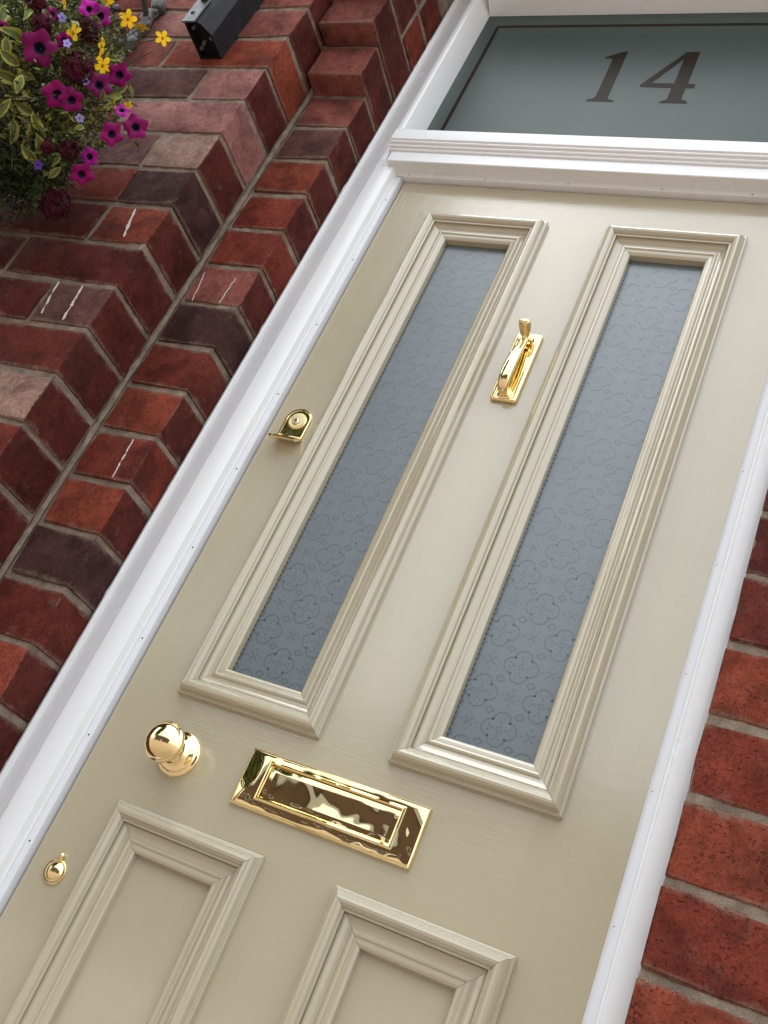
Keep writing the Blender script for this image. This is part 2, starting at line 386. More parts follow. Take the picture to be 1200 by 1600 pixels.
for k_ in range(-21, 16):
    z0, z1 = zk(k_), zk(k_) + BH
    if k_ < -10:                                  # above the view: one stuff part
        x = XI
        while x > -1.7:
            L_ = .135 if (k_ % 2) else .277
            far.box(x - L_, x, YO, -.12, z0, z1, .002); x -= L_ + .01
        continue
    if z1 > -2.14:
        # outer leaf
        x = XO if k_ > -9 else XI
        head = bool(k_ % 2); n_ = 0
        while x > -1.75:
            L_ = .135 if head else .272
            last = x - L_ < -1.75
            if x - L_ < -1.05 and (x < -1.0 or k_ > 7):
                far.box(x - L_, x, YO, -.13, z0, z1, .002)
            elif k_ == -2 and n_ == 0:
                brick(LW, x - .135, x, YO, -.100, z0, z1, PAL['DK']); brick(LW, x - .272, x - .1357, YO, -.12, z0, z1, PAL['R1'])
            else:
                c_ = PAL[outer_col[k_]] if (n_ == 0 and k_ in outer_col) else PAL[outer2_col[k_]] if (n_ == 1 and k_ in outer2_col) else pick()
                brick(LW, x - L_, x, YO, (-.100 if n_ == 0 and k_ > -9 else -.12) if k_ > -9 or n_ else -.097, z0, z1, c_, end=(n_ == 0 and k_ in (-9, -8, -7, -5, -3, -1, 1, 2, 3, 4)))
            x -= L_ + (.010 if k_ != 3 else .011); head = not head; n_ += 1
        # inner leaf
        yf = YI if k_ > -7 else (-.141 if k_ == -7 else -.190)
        if k_ > -9:
            x0 = XI - .126
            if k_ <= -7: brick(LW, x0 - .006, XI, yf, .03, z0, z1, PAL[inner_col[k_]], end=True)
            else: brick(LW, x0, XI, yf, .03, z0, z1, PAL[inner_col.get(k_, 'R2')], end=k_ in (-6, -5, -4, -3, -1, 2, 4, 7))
        else:
            brick(LW, XI - .13, XI, -.086, .03, z0, z1, pick())
far.build('upper_and_far_bricks', M['brick'], LW)['kind'] = 'stuff'
for o_ in C.objects:
    if o_.name.startswith('upper_and'): o_.color = (*PAL['R1'], 1)
# mortar: rough sheets a few millimetres behind the brick faces, with a core behind them
mt = MB()
def ms(o, u, v, nrm, d=.005, amp=.0012): 
    q = sheet('', o, u, v, d, d, None, amp, nrm); mt.add(q.v, q.f)
RC = .0034
ms((-1.0, YO + RC, -1.0), (1.0 + XO - RC, 0, 0), (0, 0, 1.75), (0, -1, 0))
ms((XO - RC, YO + RC, -1.3), (0, .15, 0), (0, 0, 1.7), (1, 0, 0))
ms((XO - .02, YI + .0042, -1.6), (.139 + .02 - RC, 0, 0), (0, 0, 1.76), (0, -1, 0), amp=.0013)
ms((XI - RC, YI + RC, -1.75), (0, .12, 0), (0, 0, 1.9), (1, 0, 0))
ms((XI - RC, YO + RC, zk(-9) - .012), (0, .25, 0), (0, 0, .55), (1, 0, 0))
mt.box(-1.75, XO - RC - .003, YO + RC + .004, .03, -2.15, .9)
mt.box(XO - .02, XI - RC - .003, YI + RC + .004, .03, -2.15, .9)
mt.box(XO - .02, XI - RC - .003, YO + RC + .006, .03, zk(-9) - .010, .9)
mt.box(XO + .0, XI - .006, -.135, -.05, zk(-8) - .0125, zk(-8) + .004)
mt.box(XO + .0, XI - .006, -.184, -.05, zk(-9) - .0125, zk(-9) + .004)
mt.box(-1.75, XO, YO + RC + .004, .03, .9, 1.58)
mt.build('mortar', M['mortar'], LW)['kind'] = 'stuff'
# smudged pointing at the inside corner
cp = MB(); pts = []
for i in range(150):
    z = -1.2 + i * .0092; pts.append((XO + .0035 + .002 * noise.noise(Vector((z * 30, 0, 0))), YI - .001, z))
cp.tube(pts, [.0055 + .0035 * noise.noise(Vector((0, p[2] * 40, 3))) for p in pts], 7)
cp.build('corner_pointing', M['mortar'], LW)
# runs of dried white paint on a few bricks
def streak(x0, z0, x1, z1, y, w_):
    mb = MB(); n_ = 26; L_, Rr_ = [], []
    for i in range(n_ + 1):
        t = i / n_; x = x0 + (x1 - x0) * t + .0022 * noise.noise(Vector((t * 6, x0 * 40, 0))); z = z0 + (z1 - z0) * t
        h_ = w_ * (.22 + .9 * abs(noise.noise(Vector((t * 4, x0 * 30, 5)))) + .5 * abs(noise.noise(Vector((t * 45, x0 * 30, 5))))) * (1 - .5 * abs(2 * t - 1) ** 3)
        if noise.noise(Vector((t * 7, x0 * 77, 9))) > .22: h_ *= .12
        L_.append((x - h_, y, z)); Rr_.append((x + h_, y, z))
    f = [(i, i + 1, n_ + 2 + i, n_ + 1 + i) for i in range(n_)]
    b_ = [(p[0], y + .0022, p[2]) for p in L_ + Rr_]
    mb.add(L_ + Rr_, f); o = len(mb.v); 
    mb.add(L_ + b_[:n_ + 1], [(i, i + 1, n_ + 2 + i, n_ + 1 + i) for i in range(n_)]); mb.add(Rr_ + b_[n_ + 1:], [(i, i + 1, n_ + 2 + i, n_ + 1 + i) for i in range(n_)])
    tag(mb.build('paint_streak', M['streak'], LW, smooth=False), None)
streak(-.3236, -.449, -.3398, -.378, YO - .0022, .0034)
streak(-.3826, -.650, -.3942, -.574, YO - .0022, .0030)
streak(-.3282, -.657, -.3356, -.576, YO - .0022, .0034)
streak(-.1688, -.460, -.1665, -.395, YI - .0022, .0010)
streak(-.2304, -.462, -.2407, -.390, YI - .0022, .0011)
streak(-.1655, -.866, -.1703, -.785, YI - .0022, .0034)

# ---- right wall
RW = thing('brick_wall', 'plain red brick wall with cracked and pitted faces right of the door', 'brick wall', (1.3, -.05, -2.15)); RW['kind'] = 'thing'
far = MB(); zr = lambda k_: -.794 - .1019 * k_
for k_ in range(-21, 14):
    z0, z1 = zr(k_), zr(k_) + .0920
    x = .852; head = bool(k_ % 2 == 0 and k_ != 4) if k_ != 5 else True; n_ = 0
    while x < 1.9:
        L_ = .136 if head else .280
        if k_ < -4 or n_ > 1 or k_ > 9: far.box(x, x + L_, YI if n_ == 0 else YI, .02, z0, z1, .002)
        else: brick(RW, x, x + L_, YI, .03, z0, z1, {-1: PAL['DR'], 0: PAL['DR'], 1: PAL['R2']}.get(k_, PAL['R1'] if k_ % 2 else PAL['OR']), 'brick_r')
        x += L_ + .0105; head = not head; n_ += 1
o_ = far.build('upper_and_far_bricks', M['brick_r'], RW); o_['kind'] = 'stuff'; o_.color = (*PAL['R1'], 1)
mt = MB(); ms((.8530, YI + RC, -1.75), (.25, 0, 0), (0, 0, 1.6), (0, -1, 0))
mt.box(.857, 1.9, YI + RC + .004, .03, -2.15, 1.3)
mt.build('mortar', M['mortar'], RW)['kind'] = 'stuff'

# ---- brick arch over the opening (just above the picture; it is what darkens the top of the fanlight)
AW = thing('brick_arch', 'soldier course of red bricks spanning above the fanlight', 'brick arch', (.36, -.1, .70)); AW['kind'] = 'thing'
x = -.116
while x < .86:
    brick(AW, x, x + .068, YO, .0, .745, .97, pick(), var=1); x += .078
mb = MB(); mb.box(-.125, .95, YO + .005, .03, .748, .972)
mb.box(-.125, 1.9, YO + .005, .03, .972, 1.58)
mb.build('mortar', M['mortar'], AW)
mb = MB()
for j in range(6):
    x = -.125 - (.07 if j % 2 else 0)
    while x < 1.85: mb.box(x, x + .27, YO, -.13, .982 + j * .102, 1.072 + j * .102, .002); x += .281
o_ = mb.build('courses_above_arch', M['brick'], AW); o_['kind'] = 'stuff'; o_.color = (*PAL['R1'], 1)

# ------------------------------------------------------------------ white door frame
DF = thing('door_frame', 'white painted timber door frame with moulded transom and numbered fanlight', 'door frame', (.4, 0, -2.15)); DF['kind'] = 'thing'
cove = [(-.1255 + .0, .03), (-.1255, -.004), (-.1235, -.0085), (-.119, -.0105), (-.1155, -.0085), (-.1145, -.0045)]
for i in range(9):
    t = i / 8; a = t * math.pi / 2
    cove.append((-.1125 + .047 * math.sin(a) ** 1.0 * t ** .3, -.0045 - .0225 * (1 - math.cos(a))))
cove += [(-.0625, -.0290), (-.0595, -.0300)]
low = cove + [(-.0235, -.0300), (-.0205, -.0290), (-.0190, -.0265), (-.0180, -.0180), (-.0165, -.0155), (-.0140, -.0150), (-.0140, .03)]
upp = cove + [(-.0500, -.0300), (-.0470, -.0285), (-.0275, .0170), (-.0275, .03)]
def extrude_z(mb, prof, z0, z1, mirror=None, n=1):
    rows = []
    for i in range(n + 1):
        z = z0 + (z1 - z0) * i / n
        for (x, y) in prof:
            rows.append(((mirror - x) if mirror is not None else x, y, z))
    m = len(prof)
    mb.add(rows, [(i * m + j, i * m + (j + 1) % m, (i + 1) * m + (j + 1) % m, (i + 1) * m + j) for i in range(n) for j in range(m)] + [tuple(range(m)), tuple(range(n * m, n * m + m))])
    return mb
extrude_z(MB(), low, -2.05, .030).build('jamb', M['white'], DF, sharp=28)
mb = extrude_z(MB(), upp, .0301, .70); mb.build('upper_jamb', M['white'], DF, sharp=28)
rl = [(-.0505, .03), (-.0505, -.030)] + low[-8:]
rr_ = [(-.0505 + .0, .03), (-.0505, -.022), (-.048, -.026), (-.0445, -.0285), (-.041, -.030)] + low[-7:]
extrude_z(MB(), rr_, -2.05, .030, .8).build('jamb', M['white'], DF, sharp=28)
extrude_z(MB(), [(-.0505, .03), (-.0505, -.030)] + upp[-4:], .0301, .70, .8).build('upper_jamb', M['white'], DF, sharp=28)
for a_, b_ in ((-.0500, .0150), (.7850, .8500)): MB().box(a_, b_, .0460, .070, -2.0, .012).build('rebate', M['white'], DF)
MB().box(-.05, .85, .0460, .070, .0121, .11).build('rebate', M['white'], DF)
# weather seals with their fixing pins
for mir in (None, .8):
    s_ = extrude_z(MB(), [(-.0139, .012), (-.0139, -.0135), (-.0125, -.0142), (-.0042, -.0132), (-.0026, -.0118), (-.0022, -.009), (-.0022, .012)] if mir is None else [(-.0139, .012), (-.0139, -.0135), (-.0125, -.0142), (-.0042, -.0132), (-.0010, -.0105), (.0012, -.0050), (.0026, -.0008), (.0018, -.0006), (-.0022, -.0006), (-.0022, .012)], -2.0, -.0025, mir).build('weather_seal', M['seal'], DF)
    for z in [-.0736 - .1695 * i for i in range(11)]:
        mb = MB(); x = -.0078 if mir is None else .8046
        pr_ = 1 if mir is None else .6; mb.lathe([(.0013 * pr_, -.002), (.0014 * pr_, .0004), (.0009 * pr_, .0009)], (x, -.0137 if mir is None else -.0128, z + random.uniform(-.004, .004)), 10)
        mb.build('pin', M['dark'], s_)
def extrude_x(mb, prof, x0, x1):
    m = len(prof)
    mb.add([(x0, y, z) for (y, z) in prof] + [(x1, y, z) for (y, z) in prof], [(j, (j + 1) % m, m + (j + 1) % m, m + j) for j in range(m)] + [tuple(range(m)), tuple(range(m, 2 * m))])
    return mb
# transom: weather strip, fascia, reeded nosing, sill
s_ = extrude_x(MB(), [(.012, .0022), (-.0125, .0022), (-.0140, .0035), (-.0143, .0125), (.012, .0125)], .0 - .0139, .8139).build('head_seal', M['whiteh'], DF)
for x in (.0130, .1801, .3518, .5311, .6908):
    mb = MB(); mb.lathe([(.0013, -.002), (.0014, .0004), (.0009, .0009)], (x, -.0140, .0060), 10); mb.build('pin', M['dark'], s_)
extrude_x(MB(), [(.03, .0127), (-.0415, .0127), (-.0430, .0140), (-.0432, .0400), (.03, .0400)], -.0330, .8330).build('transom_fascia', M['whiteh'], DF)
extrude_x(MB(), [(.03, .0127), (-.0300, .0127), (-.0305, -.0020 + .013), (-.0305, .012), (.03, .012)], -.0500, -.0331).build('transom_end', M['whiteh'], DF)
reed = [(.03, .0402), (-.0440, .0402), (-.0462, .0412), (-.0475, .0432), (-.0475, .0448), (-.0462, .0462), (-.0480, .0470), (-.0505, .0480), (-.0518, .0500), (-.0518, .0518), (-.0505, .0534), (-.0522, .0542),
        (-.0545, .0550), (-.0560, .0568), (-.0560, .0588), (-.0548, .0602), (-.0566, .0612), (-.0585, .0625), (-.0588, .0645), (-.0585, .0900), (-.0570, .0925), (-.0540, .0940), (.03, .1120)]
extrude_x(MB(), reed, -.0400, .8400).build('transom_nosing', M['whiteh'], DF, sharp=25)
extrude_x(MB(), [(.03, .595), (.0170, .595), (-.0270, .6060), (-.0300, .6085), (-.0300, .70), (.03, .70)], -.0275, .8275).build('head_rail', M['whiteh'], DF, sharp=25)
extrude_x(MB(), [(.03, .700), (-.0300, .7002), (-.045, .705), (-.06, .712), (.03, .712)], -.125, .851).build('head_trim', M['whiteh'], DF)
mb = MB(); mb.box(-.126, .852, -.09, .10, -2.149, -2.004, .003); mb.build('threshold', M['whiteh'], DF)
# lumpy sealant where the frame meets the brick
pts = []; rad = []
for i in range(330):
    z = -1.95 + i * .0081
    pts.append((XI + .0035 + .0012 * noise.noise(Vector((z * 25, 1, 0))), -.0055 - .001 * noise.noise(Vector((z * 14, 2, 0))), z)); rad.append(.0028 + .0014 * noise.noise(Vector((z * 45, 5, 0))) + .003 * max(0, noise.noise(Vector((z * 9.8, 8, 0)))) ** 2)
MB().tube(pts, rad, 7).build('sealant_bead', M['caulk'], DF)
pts = [(.8508, -.0315 - .0015 * noise.noise(Vector((i * .2, 3, 3))), -1.95 + i * .0081) for i in range(330)]
MB().tube(pts, [.0035 + .0015 * noise.noise(Vector((i * .3, 7, 0))) for i in range(330)], 7).build('sealant_bead', M['caulk'], DF)
# fanlight glass with the house number
FG = MB().box(-.0274, .8274, .0175, .0235, .1105, .5948).build('fanlight_glass', M['fan'], DF)
FG['label'] = 'frosted fanlight glass with a clear border line and the number 14'
def poly(mb, pts, y):
    o = [(x, y, z) for x, z in pts]; mb.add(o, [tuple(range(len(o)))]); return mb
yg = .0171
mb = MB()
bx0, bx1, bz0, bz1, bw = .0045, .7955, .135, .558, .0085
for a in ((bx0, bx1, bz1 - bw, bz1), (bx0, bx1, bz0, bz0 + bw), (bx0, bx0 + bw, bz0 + bw, bz1 - bw), (bx1 - bw, bx1, bz0 + bw, bz1 - bw)):
    poly(mb, [(a[0], a[2]), (a[1], a[2]), (a[1], a[3]), (a[0], a[3])], yg)
mb.build('border_line', M['clear'], FG, smooth=False)
one = [(0.2935,.4415),(.2976,.4371),(.3040,.4375),(.3105,.4360),(.3128,.4310),(.3120,.3110),(.3091,.3042),(.2990,.3010),(.2957,.2983),(.2970,.2942),(.3528,.2940),(.3540,.2968),(.3512,.2993),(.3425,.3012),(.3390,.3072),(.3390,.4628),(.3300,.4606),(.3212,.4570),(.3100,.4500)]
four_o = [(.4641,.4603),(.4908,.4603),(.4913,.3554),(.5068,.3549),(.5067,.3419),(.4904,.3415),(.4896,.3120),(.4910,.3058),(.5010,.3010),(.5046,.2975),(.5041,.2934),(.4491,.2935),(.4485,.2970),(.4520,.3000),(.4610,.3049),(.4613,.3416),(.3965,.3433),(.3945,.3503)]
mb = MB(); poly(mb, one, yg); mb.build('number_one', M['clear'], FG, smooth=False)
# the 4: outline pieces around its open counter
h4 = [(.4632,.4358),(.4632,.3565),(.4168,.3563)]
mb = MB()
poly(mb, [(.4641,.4603),(.3945,.3503),(.4168,.3563),(.4632,.4358),(.4641,.4420)], yg)
poly(mb, [(.3945,.3503),(.3965,.3433),(.4613,.3416),(.4632,.3565),(.4168,.3563)], yg)
poly(mb, [(.4641,.4603),(.4641,.4420),(.4632,.4358),(.4632,.3565),(.4613,.3416),(.4610,.3049),(.4520,.3000),(.4485,.2970),(.4491,.2935),(.5041,.2934),(.5046,.2975),(.5010,.3010),(.4910,.3058),(.4896,.3120),(.4904,.3415),(.4913,.3554),(.4908,.4603)], yg)
poly(mb, [(.4904,.3415),(.5067,.3419),(.5068,.3549),(.4913,.3554)], yg)
mb.build('number_four', M['clear'], FG, smooth=False)

# ------------------------------------------------------------------ the door
D = thing('front_door', 'sage cream painted panelled front door with brass furniture and two tall frosted lights', 'door', (.4, 0, -2.0)); D['kind'] = 'thing'
X0, X1 = .0022, .7978; pz = [-.0022, -.125, -1.125, -1.362, -1.85, -1.995]
ax, bx = .125, .315
def slab(name, x0, x1, z0, z1, m): return MB().box(x0, x1, 0, .044, z0, z1).build(name, M[m], D, org=(0, 0, 0), smooth=False)
slab('stile', X0, ax, pz[5], pz[0], 'door_v'); slab('stile', .8 - ax, X1, pz[5], pz[0], 'door_v')
slab('rail', ax, .8 - ax, pz[1], pz[0], 'door_h'); slab('rail', ax, .8 - ax, pz[3], pz[2], 'door_h'); slab('rail', ax, .8 - ax, pz[5], pz[4], 'door_h')
slab('muntin', bx, .8 - bx, pz[2], pz[1], 'door_v'); slab('muntin', bx, .8 - bx, pz[4], pz[3], 'door_v')
prof = [(0, .002), (0, -.0085), (.0010, -.0098), (.0042, -.0102), (.0052, -.0112), (.0056, -.0150), (.0075, -.0192), (.0105, -.0218), (.0140, -.0226), (.0175, -.0216), (.0205, -.0190), (.0222, -.0165), (.0226, -.0150),
        (.0255, -.0148), (.0260, -.0140), (.0262, -.0085), (.0270, -.0085), (.0273, -.0112), (.0290, -.0082), (.0325, -.0058), (.0370, -.0044), (.0405, -.0040), (.0412, -.0052), (.0430, -.0066), (.0455, -.0068), (.0475, -.0056), (.0482, -.0044), (.0530, -.0040), (.0560, -.0026), (.0585, -.0004), (.0590, .0040), (.0590, .0125)]
def moulding(x0, x1, z0, z1, parent):
    cs = [(x0, z0, 1, 1), (x0, z1, 1, -1), (x1, z1, -1, -1), (x1, z0, -1, 1)]
    for i in range(4):
        a, b = cs[i], cs[(i + 1) % 4]; horiz = a[1] == b[1]; mb = MB(); m = len(prof); vs_ = []
        N = 1; gap = .00025
        for c_, sg in ((a, 1), (b, -1)):
            for t, y in prof:
                x = c_[0] + c_[2] * t; z = c_[1] + c_[3] * t
                if horiz: x += (gap if b[0] > a[0] else -gap) * sg
                else: z += (gap if b[1] > a[1] else -gap) * sg
                vs_.append((x, y, z))
        mb.add(vs_, [(j, j + 1, m + j + 1, m + j) for j in range(m - 1)] + [tuple(range(m)), tuple(range(m, 2 * m))])
        mb.build('moulding', M['door_m'], parent, sharp=24)
    # fine paint-filled mitre seam sits behind the open joint
PX = [(.0943, .3439), (.8 - .3439, .8 - .0943)]
panels = []
for (a, b) in PX:
    moulding(a, b, -1.1549, -.0947, D); moulding(a, b, -1.882, -1.3310, D)
    MB().box(a + .03, b - .03, .0105, .030, -1.87, -1.345).build('panel', M['door_v'], D, org=(0, 0, 0), smooth=False)
# frosted lights with their etched pattern
def ring(mb, cx, cz, r, w_, a0=0, a1=360, y=0, n=14, sx=1):
    vs_ = []
    for i in range(n + 1):
        a = R(a0 + (a1 - a0) * i / n)
        for q in (r - w_ / 2, r + w_ / 2): vs_.append((cx + q * math.cos(a) * sx, y, cz + q * math.sin(a)))
    mb.add(vs_, [(2 * i, 2 * i + 1, 2 * i + 3, 2 * i + 2) for i in range(n)])
def dot(mb, cx, cz, a, l, w_, y):
    ca, sa = math.cos(a), math.sin(a)
    p = [(-l, 0), (-l * .3, w_), (l * .5, w_ * .8), (l, 0), (l * .5, -w_ * .8), (-l * .3, -w_)]
    mb.add([(cx + u * ca - v_ * sa, y, cz + u * sa + v_ * ca) for u, v_ in p], [tuple(range(6))])
def clip(mb, x0, x1, z0, z1):
    keep = [f for f in mb.f if all(x0 < mb.v[i][0] < x1 and z0 < mb.v[i][2] < z1 for i in f)]
    mb.f = keep; mb.mi = [0] * len(keep)
for (a, b), gc in zip(PX, (.2227, .5829)):
    gx0, gx1, gz0, gz1 = a + .0535, b - .0535, -1.1010, -.1490
    G = MB().box(gx0, gx1, .0120, .0160, gz0, gz1).build('frosted_glass', M['frost'], D, smooth=False)
    mb = MB(); y = .0117
    dx, dz = .0450, .0485
    for i in range(-3, 4):
        for j in range(0, 22):
            cx, cz = gc + i * dx, -1.0600 + (j - 1) * dz; wf = max(.32, 1.05 - .075 * j)   # lines thinned upwards to imitate the sky reflection that hides them there
            if (i + j - 1) % 2 == 0:
                for q in range(4):        # quatrefoil of four open lobes
                    th = 90 * q; lx_, lz_ = cx + .0130 * math.cos(R(th)), cz + .0130 * math.sin(R(th))
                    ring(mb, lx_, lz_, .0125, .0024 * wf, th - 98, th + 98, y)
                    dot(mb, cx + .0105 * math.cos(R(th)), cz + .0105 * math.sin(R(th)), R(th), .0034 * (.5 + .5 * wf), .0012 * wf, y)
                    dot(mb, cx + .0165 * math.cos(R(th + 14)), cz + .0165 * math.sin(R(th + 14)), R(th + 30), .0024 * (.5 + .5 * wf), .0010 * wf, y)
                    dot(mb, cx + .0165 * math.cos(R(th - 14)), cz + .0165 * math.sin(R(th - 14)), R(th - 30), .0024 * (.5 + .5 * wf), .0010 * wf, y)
                    # little square links on the diagonals
                    u, v_ = cx + dx / 2 * (1 if q in (0, 3) else -1), cz + dz / 2 * (1 if q < 2 else -1)
                    if q < 2:
                        s2 = .0052; cor = [(u + s2 * 1.25, v_), (u, v_ + s2), (u - s2 * 1.25, v_), (u, v_ - s2)]
                        for e_ in range(4):
                            p, q2 = Vector((*cor[e_], 0)), Vector((*cor[(e_ + 1) % 4], 0)); d_ = (q2 - p).normalized(); nn = Vector((-d_.y, d_.x, 0)) * .0008 * wf
                            mb.add([(t.x, y, t.y) for t in (p - nn, q2 - nn, q2 + nn, p + nn)], [(0, 1, 2, 3)])
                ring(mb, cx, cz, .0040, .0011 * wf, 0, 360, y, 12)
            else:
                for q in range(4):
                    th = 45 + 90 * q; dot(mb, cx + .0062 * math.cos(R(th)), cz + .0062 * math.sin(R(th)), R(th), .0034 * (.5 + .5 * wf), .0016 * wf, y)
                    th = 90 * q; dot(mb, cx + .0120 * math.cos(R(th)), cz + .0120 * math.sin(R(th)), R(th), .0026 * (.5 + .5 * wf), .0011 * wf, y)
                ring(mb, cx, cz, .0017, .0010, 0, 360, y, 8)
    clip(mb, gx0 + .002, gx1 - .002, gz0, gz1)
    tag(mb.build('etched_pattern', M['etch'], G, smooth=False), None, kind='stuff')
    mb = MB(); z = gz0
    while z < gz1 - .008:                 # scalloped clear margin of the pane
        for sx_, xx in ((1, gx0), (-1, gx1)):
            mb.add([(xx, .0116, z), (xx, .0116, z + .0085), (xx + sx_ * .0062, .0116, z + .0075), (xx + sx_ * .0090, .0116, z + .0045), (xx + sx_ * .0045, .0116, z + .001)], [(0, 1, 2, 3, 4)])
        z += .0085
    tag(mb.build('clear_margin', M['etch2'], G, smooth=False), None, kind='stuff')
# ---- brass knob
K = MB().lathe([(.0345, .0), (.0345, .0030), (.0338, .0046), (.0320, .0056), (.0300, .0058), (.0290, .0066), (.0280, .0082), (.0262, .0090), (.0215, .0100), (.0175, .0125), (.0140, .0170), (.0118, .0225), (.0110, .0280), (.0112, .0330),
                 (.0125, .0358), (.0150, .0372), (.0185, .0385), (.0240, .0420), (.0285, .0462), (.0306, .0500), (.0312, .0530), (.0308, .0556), (.0298, .0574), (.0288, .0582), (.0272, .0610), (.0245, .0645), (.0205, .0680), (.0150, .0710), (.0090, .0728), (.0040, .0735), (.001, .0736)], (.1455, 0, -1.2412), 72)
tag(K.build('door_knob', M['brass'], D, sharp=60), 'round polished brass centre knob on a turned rose')
# ---- letter plate
LP = MB(); zc0, zc1, xa, xb = -1.2800, -1.1965, .2575, .5400
o_ring = [(xa, zc0), (xb, zc0), (xb, zc1), (xa, zc1)]; i_ring = [(.2975, -1.2600), (.5025, -1.2600), (.5025, -1.2115), (.2975, -1.2115)]
def off(rg, d): 
    cx_ = sum(p[0] for p in rg) / 4; cz_ = sum(p[1] for p in rg) / 4
    return [(p[0] + (d if p[0] < cx_ else -d), p[1] + (d if p[1] < cz_ else -d)) for p in rg]
def rings(mb, seq):
    vs_ = [(x, y, z) for rg, y in seq for x, z in rg]
    mb.add(vs_, [(i * 4 + j, i * 4 + (j + 1) % 4, (i + 1) * 4 + (j + 1) % 4, (i + 1) * 4 + j) for i in range(len(seq) - 1) for j in range(4)])
rings(LP, [(o_ring, 0), (o_ring, -.0050), (off(o_ring, .0006), -.0060), (off(o_ring, .0028), -.0080), (off(o_ring, .0040), -.0084), (off(i_ring, -.0055), -.0084), (off(i_ring, -.0040), -.0104), (off(i_ring, -.0022), -.0110), (off(i_ring, -.0008), -.0104), (i_ring, -.0085), (i_ring, -.0040), (i_ring, 0)])
LPo = tag(LP.build('letter_plate', M['brass_plate'], D, org=(.4, 0, -1.24), sharp=25), 'polished brass letter plate with a rippled mirror surface')
FL = MB(); f_ring = off(i_ring, .0008)
rings(FL, [(f_ring, -.003), (f_ring, -.0050), (off(f_ring, .0008), -.0058), (off(f_ring, .0060), -.0070), (off(f_ring, .0080), -.0072)])
FL.add([(x, -.0072, z) for x, z in off(f_ring, .0080)], [(0, 1, 2, 3)])
FL.build('flap', M['brass_plate'], LPo, org=(.4, 0, -1.24), sharp=25)
# ---- key escutcheon
E_ = MB().lathe([(.0185, 0), (.0185, .0022), (.0178, .0032), (.0165, .0036), (.0152, .0030), (.0142, .0034), (.0135, .0050), (.0115, .0066), (.0080, .0078), (.0040, .0083), (.0005, .0084)], (.0478, 0, -1.4535), 48)
E_.lathe([(.0045, 0), (.0052, .0030), (.0048, .0060), (.0030, .0078), (.0005, .0084)], (.0480, 0, -1.4310), 24)
tag(E_.build('key_escutcheon', M['brass'], D, sharp=50), 'small round brass keyhole cover with a beaded pivot')
# ---- knocker
KP = MB(); kx, kz0, kz1 = .4003, -.5180, -.3668
pr = [(kx - .0235, kz0), (kx + .0235, kz0), (kx + .0235, kz1), (kx - .0235, kz1)]
KP.box(kx - .0235, kx + .0235, -.0085, 0, kz0, kz1, .0035, 3)
rings(KP, [(off(pr, .0055), -.0083), (off(pr, .0062), -.0098), (off(pr, .0075), -.0098), (off(pr, .0082), -.0088)])
KPo = tag(KP.build('door_knocker', M['brass'], D, sharp=30), 'polished brass door knocker with a bowed striker on an oblong plate')
crv = [(-.0525, -.3758, .0060, .0030), (-.0512, -.3762, .0085, .0058), (-.0480, -.3772, .0104, .0072), (-.0420, -.3788, .0108, .0074), (-.0340, -.3812, .0104, .0070), (-.0265, -.3842, .0092, .0062), (-.0205, -.3885, .0062, .0058), (-.0190, -.3950, .0072, .0056), (-.0215, -.4060, .0082, .0052), (-.0262, -.4200, .0092, .0050), (-.0305, -.4380, .0100, .0050), (-.0335, -.4570, .0106, .0052),
       (-.0345, -.4740, .0108, .0056), (-.0325, -.4890, .0104, .0062), (-.0280, -.5000, .0096, .0066), (-.0215, -.5060, .0088, .0066), (-.0150, -.5060, .0082, .0060), (-.0110, -.5040, .0090, .0040)]
def bar(mb, crv, cx, n=16):
    vs_ = []; m = len(crv)
    for i, (y, z, w_, t_) in enumerate(crv):
        a, b = crv[max(i - 1, 0)], crv[min(i + 1, m - 1)]; d_ = Vector((0, b[0] - a[0], b[1] - a[1])).normalized(); nn = Vector((0, -d_.z, d_.y))
        for j in range(n):
            th = 2 * math.pi * j / n; c_, s2 = math.cos(th), math.sin(th)
            vs_.append(Vector((cx, y, z)) + Vector((1, 0, 0)) * w_ * math.copysign(abs(c_) ** .8, c_) + nn * t_ * math.copysign(abs(s2) ** .9, s2))
    mb.add(vs_, [(i * n + j, i * n + (j + 1) % n, (i + 1) * n + (j + 1) % n, (i + 1) * n + j) for i in range(m - 1) for j in range(n)] + [tuple(range(n)), tuple(range((m - 1) * n, m * n))])
mb = MB(); bar(mb, crv, kx - .001); mb.build('striker', M['brass'], KPo, sharp=60)
mb = MB(); mb.tube([(kx - .014, -.0150, -.3880), (kx + .013, -.0150, -.3880)], .0042, 16); mb.box(kx - .0145, kx - .0085, -.019, -.008, -.394, -.382, .0015, 2); mb.box(kx + .007, kx + .013, -.019, -.008, -.394, -.382, .0015, 2); mb.build('hinge', M['brass'], KPo)
mb = MB(); mb.lathe([(.0125, .008), (.0125, .0105), (.0110, .0118), (.0085, .0122), (.0080, .0140), (.0006, .0150)], (kx - .001, 0, -.5040), 28); mb.build('strike_stud', M['brass'], KPo)
